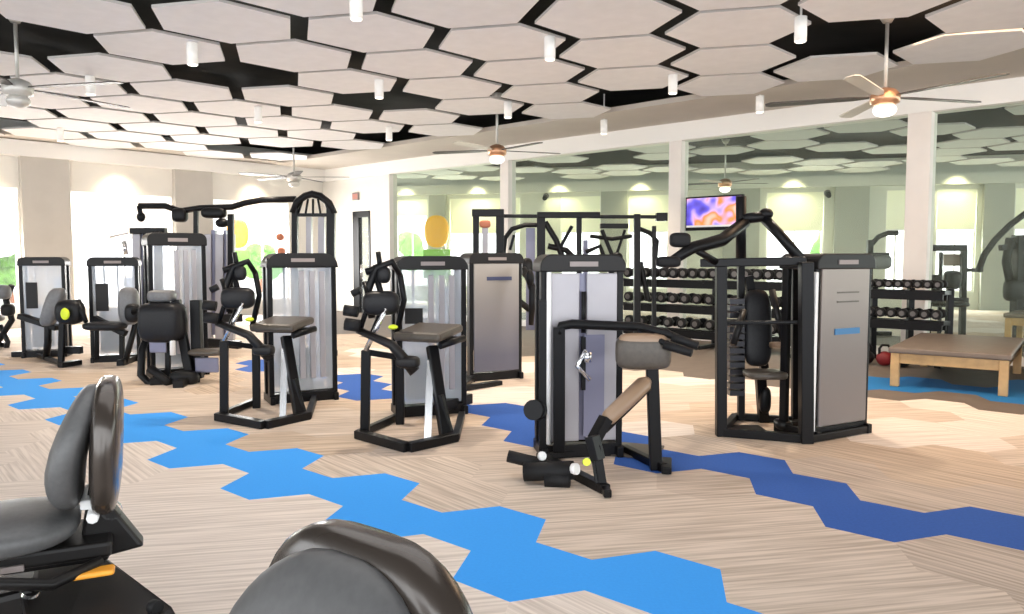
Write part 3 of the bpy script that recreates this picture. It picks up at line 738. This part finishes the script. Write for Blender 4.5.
rack('short black dumbbell rack before the nearest column at right',rk(869,.75),rk(946,.75),[1.02,.60,],[8,7],'dumbbells on the short rack, tier:',
  ['round black dumbbell on the upper tier of the short rack','round black dumbbell on the lower tier of the short rack'])
def kettle(px,m,label):
    p=rk(px,1.25); t=thing('kettlebell',label,'kettlebell',p)
    b=MB(); b.blob(p+V((0,0,.10)),(.11,.11,.10)); b.build('body',m,t)
    b=MB(); b.tube([p+V((-.07,0,.16)),p+V((-.075,0,.24)),p+V((-.04,0,.285)),p+V((.04,0,.285)),p+V((.075,0,.24)),p+V((.07,0,.16))],.018,8); b.build('handle','rubber',t)
kettle(868,'rubber','black kettlebell on the floor beside the taupe tower, under the short rack')
kettle(887,'red','dark red kettlebell on the floor under the short rack, second from left')
kettle(905,'rubber','black kettlebell on the floor between red kettlebell and column')

# ------------------------------------------------------------------ treatment tables
def table(label,f_l,f_r,length,hz,inset=0):
    d=(f_r-f_l); w=d.length; d.normalize(); n=V((-d.y,d.x,0)); 
    if n.y<0: n=-n
    yaw=math.atan2(d.y,d.x); c=f_l+d*w/2+n*length/2; t=thing('treatment_table',label,'table',c,yaw)
    b=MB(); b.box((0,0,hz-.035),(w+.04,length+.04,.07)); b.build('padded_top','tabtop',t,.02,world=False)
    b=MB()
    for sy in(-1,1): b.box((0,sy*(length/2-.05),hz-.13),(w-.04,.035,.12))
    for sx in(-1,1): b.box((sx*(w/2-.05),0,hz-.13),(.035,length-.1,.12))
    b.build('apron','wood',t,.005,world=False)
    for sx in(-1,1):
        for sy in(-1,1):
            b=MB(); b.box((sx*(w/2-.05),sy*(length/2-.05),(hz-.07)/2),(.09,.09,hz-.07)); b.build('leg','wood',t,.008,world=False)
    return t
table('low wooden mat table with taupe padded top on the blue carpet',gz(889,386),gz(1008,397),2.1,.46)
fr=gz(1008,397); dd=(gz(1008,397)-gz(889,386)).normalized()
nn_=V((-dd.y,dd.x,0))
table('second wooden mat table cut off by the right edge',fr+dd*.12+nn_*.35,fr+dd*1.3+nn_*.35,2.1,.46)
table('far padded mat table beyond the glazing at right edge',V((7.75,12.0,0)),V((8.7,11.1,0)),1.0,.62)  # solid copy of a mat table's reflection

# things standing beyond the glazing at right
rr=thing('squat_rack','black squat rack frame with yellowish backing beyond the short dumbbell rack','rack',ogp(946,14.6))
D=14.6
b=MB(); b.bar(at(929,249,D),ogp(929,D),.10,.1); b.bar(at(964,249,D),ogp(964,D),.10,.1); b.bar(at(927,248,D),at(966,248,D),.12,.12); b.bar(at(941,252,D),ogp(941,D),.06,.06); b.bar(at(925,300,D),at(966,300,D),.2,.1); b.bar(at(966,270,D),at(982,270,D),.1,.07)
b.build('frame','black',rr,.01)
b=MB(); b.prism([at(944,254,D+.1),at(960,254,D+.1),at(960,266,D+.1),at(944,266,D+.1)],(0,.03,0)); b.build('backing_board','padtan',rr)
b=MB(); b.blob(at(946,304,D-.2),(.35,.3,.05),0,.5); b.blob(at(952,280,D),(.16,.1,.18),0,.6); b.blob(at(935,285,D),(.12,.1,.2),0,.6); b.build('bench_pad','padblk',rr)
rj=thing('cable_arm_machine','black machine with curved arm beyond the glazing at the right edge','weight machine',ogp(1020,13.4))
D=13.2
b=MB(); b.tube([at(978,272,D),at(984,255,D),at(995,240,D),at(1010,225,D),at(1030,210,D)],.055,8); b.bar(at(1022,235,D),ogp(1022,D),.25,.2); b.tube([at(1010,238,D),at(1006,262,D),at(1010,282,D)],.07,8); b.bar(at(1000,248,D),at(1030,243,D),.1,.1); b.bar(ogp(990,D,.05),ogp(1045,D,.05),.15,.1); b.build('frame','black',rj,.01)
b=MB(); b.blob(at(1014,290,D),(.16,.12,.2),0,.6); b.build('back_pad','padblk',rj)
rk_=thing('bent_arm_machine','grey machine with bent arm beyond the glazing left of the nearest column','weight machine',ogp(880,14.6))
D=14.6
b=MB(); b.tube([at(872,244,D),at(878,237,D),at(888,233,D),at(898,233,D)],.05,8); b.bar(at(870,240,D),ogp(870,D),.1,.1); b.bar(at(866,258,D),at(888,258,D),.14,.2); b.bar(ogp(862,D,.04),ogp(892,D,.04),.14,.08); b.build('frame','char',rk_,.01)
b=MB(); b.blob(at(880,262,D),(.2,.14,.14),0,.6); b.build('seat','padgrey',rk_)
# grey plate machine between the dumbbells and the glazing
# ------------------------------------------------------------------ television
p=line_x(GP-u*.14,v,713); tvz=at(713,213,p.y).z; yawv=math.atan2(v.y,v.x)+PI
tv=thing('television','wall television showing an orange and violet picture above the dumbbells','television',V((p.x,p.y,tvz)),yawv)
wT=1.10; hT=.60
b=MB(); b.box((0,0,0),(wT,.06,hT)); b.build('housing','black',tv,.01,world=False)
def screen_mat():
    m=bpy.data.materials.new('screen_picture'); m.use_nodes=True; nt=m.node_tree; b=nt.nodes['Principled BSDF']
    tc=nt.nodes.new('ShaderNodeTexCoord'); vo=nt.nodes.new('ShaderNodeTexNoise'); vo.inputs['Scale'].default_value=3.2; vo.inputs['Detail'].default_value=1
    r=nt.nodes.new('ShaderNodeValToRGB'); e=r.color_ramp.elements; e[0].position=.32; e[0].color=(.05,.03,.35,1); e[1].position=.68; e[1].color=(.95,.55,.45,1)
    for ps,cc in ((.42,(.13,.10,.75,1)),(.5,(.62,.42,.85,1)),(.57,(.95,.25,.04,1))): q=e.new(ps); q.color=cc
    nt.links.new(tc.outputs['Object'],vo.inputs['Vector']); nt.links.new(vo.outputs['Fac'],r.inputs['Fac'])
    nt.links.new(r.outputs['Color'],b.inputs['Base Color']); nt.links.new(r.outputs['Color'],b.inputs['Emission Color']); b.inputs['Emission Strength'].default_value=.16
    return m
b=MB(); b.box((0,-.034,.02),(wT-.06,.006,hT-.10)); b.build('screen',screen_mat(),tv,world=False)
b=MB(); b.box((0,-.038,-hT/2+.075),(wT-.06,.004,.035)); b.build('caption_strip','white',tv,world=False)
b=MB(); b.box((0,.06,0),(.3,.08,.3)); b.build('wall_bracket','char',tv,world=False)

# ------------------------------------------------------------------ ceiling fans
def fan(label,px,py,Y,rot,R=1.3,top=HD,bl=('blade','blade2'),hs='copper',gl='bulb'):
    h=at(px,py,Y); t=thing('ceiling_fan',label,'ceiling fan',h,0,'ceiling fans'); t['label']=label
    b=MB(); b.tube([(0,0,.08),(0,0,top-h.z)],.022,8); b.tube([(0,0,top-h.z-.10),(0,0,top-h.z)],[.05,.11],12); b.build('downrod','rodm',t,world=False)
    b=MB(); b.tube([(0,0,.13),(0,0,.10),(0,0,.04),(0,0,-.05),(0,0,-.08)],[.05,.12,.17,.16,.10],18); b.build('motor_housing',hs,t,world=False)
    b=MB(); b.blob((0,0,-.13),(.13,.13,.08)); b.build('light_globe',gl,t,world=False)
    for k in range(5):
        a=rot+k*2*PI/5; d=V((math.cos(a),math.sin(a),0)); s=V((-d.y,d.x,0))
        b=MB(); pts=[d*.17+s*.03,d*.34+s*.075,d*(R-.06)+s*.085,d*R+s*.04,d*R-s*.04,d*(R-.06)-s*.085,d*.34-s*.075,d*.17-s*.03]
        pts=[q+V((0,0,.02+ .10*s.dot(q-d*d.dot(q)))) for q in pts]
        b.prism(pts,(0,0,.012)); b.build('blade',bl[k%2] if isinstance(bl,tuple) else bl,t,world=False)
    return t
fan('ceiling fan with copper housing and lit globe at upper right',885,99,9.2,math.radians(14),1.35)
fan('ceiling fan with pale housing at the upper left edge',18,90,9.2,math.radians(-12),1.4,bl=('blade','blade'),hs='rodm',gl='rodm')
fan('small distant ceiling fan with lit globe above the middle column',497,152,13.6,math.radians(20),1.2)
fan('distant ceiling fan hanging before the left window wall',294,178,17.6,math.radians(3),1.25,bl=('blade','blade'),hs='rodm',gl='rodm')
fan('distant ceiling fan built as a reflection beyond the glazing above the television',725,184,18.8,math.radians(8),1.1)  # solid copy of a reflected fan

for px,py,l in ((825,193,'small black spotlight high on the far wall right of the television'),(546,196,'small black spotlight high on the far wall above the multi station')):
    q=line_x(f0+fn*.25,fd,px); q=V((q.x,q.y,at(px,py,q.y).z)); t=thing('wall_spotlight',l,'wall light',q)
    b=MB(); b.tube([q,q+fn*.28+V((0,0,-.1))],[.10,.07],12); b.build('housing','black',t)
    b=MB(); b.tube([q-fn*.25,q+fn*.02],.03,8); b.build('bracket','black',t)
# ------------------------------------------------------------------ pendant cylinder lights
plist=[(192,43,'white cylinder light above the tall crossover, near the upper left'),(550,37,'white cylinder light near the top centre'),(801,17,'largest white cylinder light, left of the copper fan'),
 (379,80,'white cylinder light beside the dark gap left of centre'),(673,75,'white cylinder light at the right end of a dark gap, centre right'),(604,120,'small white cylinder light left of the television column'),
 (760,96,'white cylinder light hanging under the plaster border at right'),(508,102,'white cylinder light above the distant middle fan'),(258,107,'small pale cylinder light between the left dark gaps'),(389,127,'small cylinder light above the corner column'),(356,-8,'white cylinder light cut off by the top edge'),
 (90,76,'small cylinder light right of the upper left fan'),(60,128,'tiny cylinder light near the left window wall')]
for px,yt,l in plist:
    d=ray(px,yt); q=V((0,0,HC))+d*((H2-.002-HC)/d.z)
    pp=thing('cylinder_light',l,'ceiling light',q,0,'white cylinder lights')
    b=MB(); b.tube([(0,0,0),(0,0,-.24)],.06,18); b.build('housing','lampw',pp,world=False)
    b=MB(); b.tube([(0,0,-.235),(0,0,-.247)],.048,16); b.build('lens','lens',pp,world=False)
    if min((q-o.location).length for o in bpy.data.objects if o.name.startswith('acoustic_panel') or o.name.startswith('tile'))>.66:
        b=MB(); b.tube([(0,0,0),(0,0,HD-H2)],.012,6); b.build('stem','lampw',pp,world=False)
    ld=bpy.data.lights.new('lamp','SPOT'); ld.energy=60; ld.spot_size=math.radians(110); ld.spot_blend=.8; ld.color=(1,.86,.70); ld.shadow_soft_size=.08
    lo=bpy.data.objects.new('lamp',ld); C.objects.link(lo); lo.location=q+V((0,0,-.32))

# wall washers over the windows and the far wall
def spot(loc,tgt,e,ang,col,soft=.1,name='lamp'):
    ld=bpy.data.lights.new(name,'SPOT'); ld.energy=e; ld.spot_size=math.radians(ang); ld.spot_blend=1; ld.color=col; ld.shadow_soft_size=soft
    lo=bpy.data.objects.new(name,ld); C.objects.link(lo); lo.location=loc; lo.rotation_euler=(V(tgt)-V(loc)).to_track_quat('-Z','Y').to_euler()
for px in (-20,120,255,345):
    q=line_x(LP,u,px)-v*.5; spot(q+V((0,0,3.5)),q+v*.5+V((0,0,2.6)),22,100,(1,.80,.55))
for px in (410,480,560,640,790,950):
    q=line_x(f0,fd,px)+fn*.6; spot(q+V((0,0,3.8)),q-fn*.6+V((0,0,2.9)),25,100,(1,.9,.55))

# ------------------------------------------------------------------ recumbent bikes
def bike(label,loc,heading,group=None):
    t=thing('recumbent_bike',label,'exercise bike',loc,0)
    # local: +x forward
    def pads(p):
        return p
    b=MB(); tl=math.radians(0)
    def bulge(p):      # lumbar bulge, leaning back
        zz=p.z/.19; w=1-.28*max(0,zz)**2-.10*max(0,-zz)
        return V((p.x*(1.0+ .25*(1-zz)*.5)+ (.038*math.cos((zz+.45)*1.7)), p.y*w, p.z)) + V((-.05*p.z,0,0))
    b.blob((.055,0,.905),(.046,.198,.188),0,.7,0,28,18,bulge); b.build('back_cushion','cushion2',t,world=False)
    def lean(p):
        zz=p.z/.21; w=1-.26*max(0,zz)**2-.10*max(0,-zz)
        return V((p.x,p.y*w,p.z))+V((-.05*p.z-.02,0,0))
    b=MB(); b.blob((.0,0,.905),(.045,.222,.21),0,.55,0,28,18,lean); b.build('back_shell','shell',t,world=False)
    b=MB(); b.blob((.31,0,.665),(.25,.215,.055),0,.7,0,26,12,lambda p:p+V((0,0,.05*(p.x/.25)**2*0-.02*p.x))); b.build('seat_cushion','cushion2',t,world=False)
    b=MB(); b.prism([(-.12,-.045,.56),(-.02,-.045,.72),(.03,-.045,.80),(.06,-.045,.62),(.02,-.045,.54)],(0,.09,0)); b.box((.22,0,.60),(.50,.28,.05)); b.prism([(-.02,-.1,.55),(.5,-.1,.55),(.5,-.1,.60),(-.02,-.1,.60)],(0,.2,0))
    b.build('seat_carriage','char',t,.012,world=False)
    b=MB()
    for sy in(-1,1): b.tube([(.0,sy*.15,.57),(.12,sy*.25,.56),(.28,sy*.27,.60),(.44,sy*.27,.68)],.018,8)
    b.build('side_handle','char',t,world=False)
    b=MB(); b.tube([(0.02,-.13,.70),(0.02,.13,.70)],.018,8); b.box((.03,.0,.735),(.05,.20,.03)); b.build('buckle_bar','white',t,.006,world=False)
    b=MB()
    b.box((.36,.19,.575),(.13,.05,.035)); b.box((.02,.19,.555),(.12,.06,.018)); b.box((.36,-.17,.545),(.13,.05,.035)); b.each('orange_lever','orange',t,.012,world=False)
    b=MB(); b.box((.30,.145,.585),(.2,.012,.018)); b.build('trim_strip','badge',t,world=False)
    b=MB(); b.tube([(.18,.165,.53),(.18,.19,.53)],.028,12); b.tube([(-.03,.05,.70),(-.03,.075,.70)],.03,12); b.each('pivot_cap','chrome',t,world=False)
    b=MB(); b.prism([(-.32,-.10,.10),(-.28,-.10,.22),(.2,-.10,.50),(.9,-.10,.42),(1.1,-.10,.25),(1.1,-.10,.10)],(0,.2,0)); b.build('rail_body','char',t,.02,world=False)
    b=MB(); b.box((-.28,0,.06),(.10,.62,.08)); b.box((1.25,0,.06),(.10,.56,.08)); b.bar((-.28,0,.12),(1.25,0,.12),.12,.08); b.build('floor_frame','char',t,.02,world=False)
    b=MB(); b.blob((1.12,0,.40),(.32,.11,.30),0,.7); b.bar((1.30,0,.5),(1.22,0,1.15),.07,.06); b.build('drive_housing','shell',t,world=False)
    b=MB(); b.box((1.20,0,1.22),(.07,.34,.26),0); b.build('console','char',t,.02,world=False)
    for sy in(-1,1):
        b=MB(); b.bar((1.0,sy*.13,.40),(1.0,sy*.13,.40-sy*.16),.03,.03); b.box((1.0,sy*.2,.40-sy*.17),(.12,.12,.03)); b.build('pedal','rubber',t,.005,world=False)
    t.rotation_euler=(0,0,heading); return t
bk=at(100,440,2.42); bk1=bike('recumbent bike with grey seat and orange levers at lower left',V((bk.x,bk.y,0)),math.radians(205))
def gzz(px,py,z): return gz(px,py,z)
b=MB(); b.prism([gz(14,572,.46),gz(98,561,.46),gz(172,618,.46),gz(196,660,.40),gz(40,700,.42)],(0,0,.04)); b.build('step_cover','char',bk1,.012)
b=MB(); b.tube([gz(152,606,.50),gz(158,608,.50)],.02,10); b.build('cover_knob','rubber',bk1)
bk=at(350,600,1.035); q=dup(bk1,V((bk.x,bk.y,0)),math.radians(233),'recumbent bike backrest cut off at the bottom edge, nearest to the viewer')

# ------------------------------------------------------------------ light and colour
w=bpy.data.worlds.new('world'); bpy.context.scene.world=w; w.use_nodes=True
bg=w.node_tree.nodes['Background']; bg.inputs[0].default_value=(.93,.97,1,1); bg.inputs[1].default_value=1.35
def area(loc,tgt,sx,sy,e,col):
    ld=bpy.data.lights.new('daylight_or_fill','AREA'); ld.shape='RECTANGLE'; ld.size=sx; ld.size_y=sy; ld.energy=e; ld.color=col
    lo=bpy.data.objects.new('daylight_or_fill',ld); C.objects.link(lo); lo.location=loc; lo.rotation_euler=(V(tgt)-V(loc)).to_track_quat('-Z','Y').to_euler()
    return lo
for px in (-8,124,250):        # daylight falling in through the window openings
    q=line_x(LP,u,px); area(q+v*.6+V((0,0,1.8)),q-v*3+V((0,0,.4)),2.2,2.3,160,(1,.98,.95))
for px in (480,640,790,950):
    q=line_x(f0,fd,px); area(q-fn*.7+V((0,0,1.9)),q+fn*3+V((0,0,.6)),2.2,2.4,120,(1,1,.92))
area((-.6,3.2,3.80),(-.6,3.4,0),4.5,3.5,24,(1,.98,.97))  # unseen fill lamp added to brighten the foreground floor
area((5.0,7.2,3.86),(5.2,7.4,0),3,2.4,42,(1,.66,.40))  # warm lamp without a fitting, added to tint the right floor
sc=bpy.context.scene
sc.view_settings.view_transform='Standard'; sc.view_settings.look='None'; sc.view_settings.exposure=1.9; sc.view_settings.gamma=1.0
sc.cycles.use_denoising=True; sc.cycles.max_bounces=8; sc.cycles.diffuse_bounces=4; sc.cycles.transparent_max_bounces=16
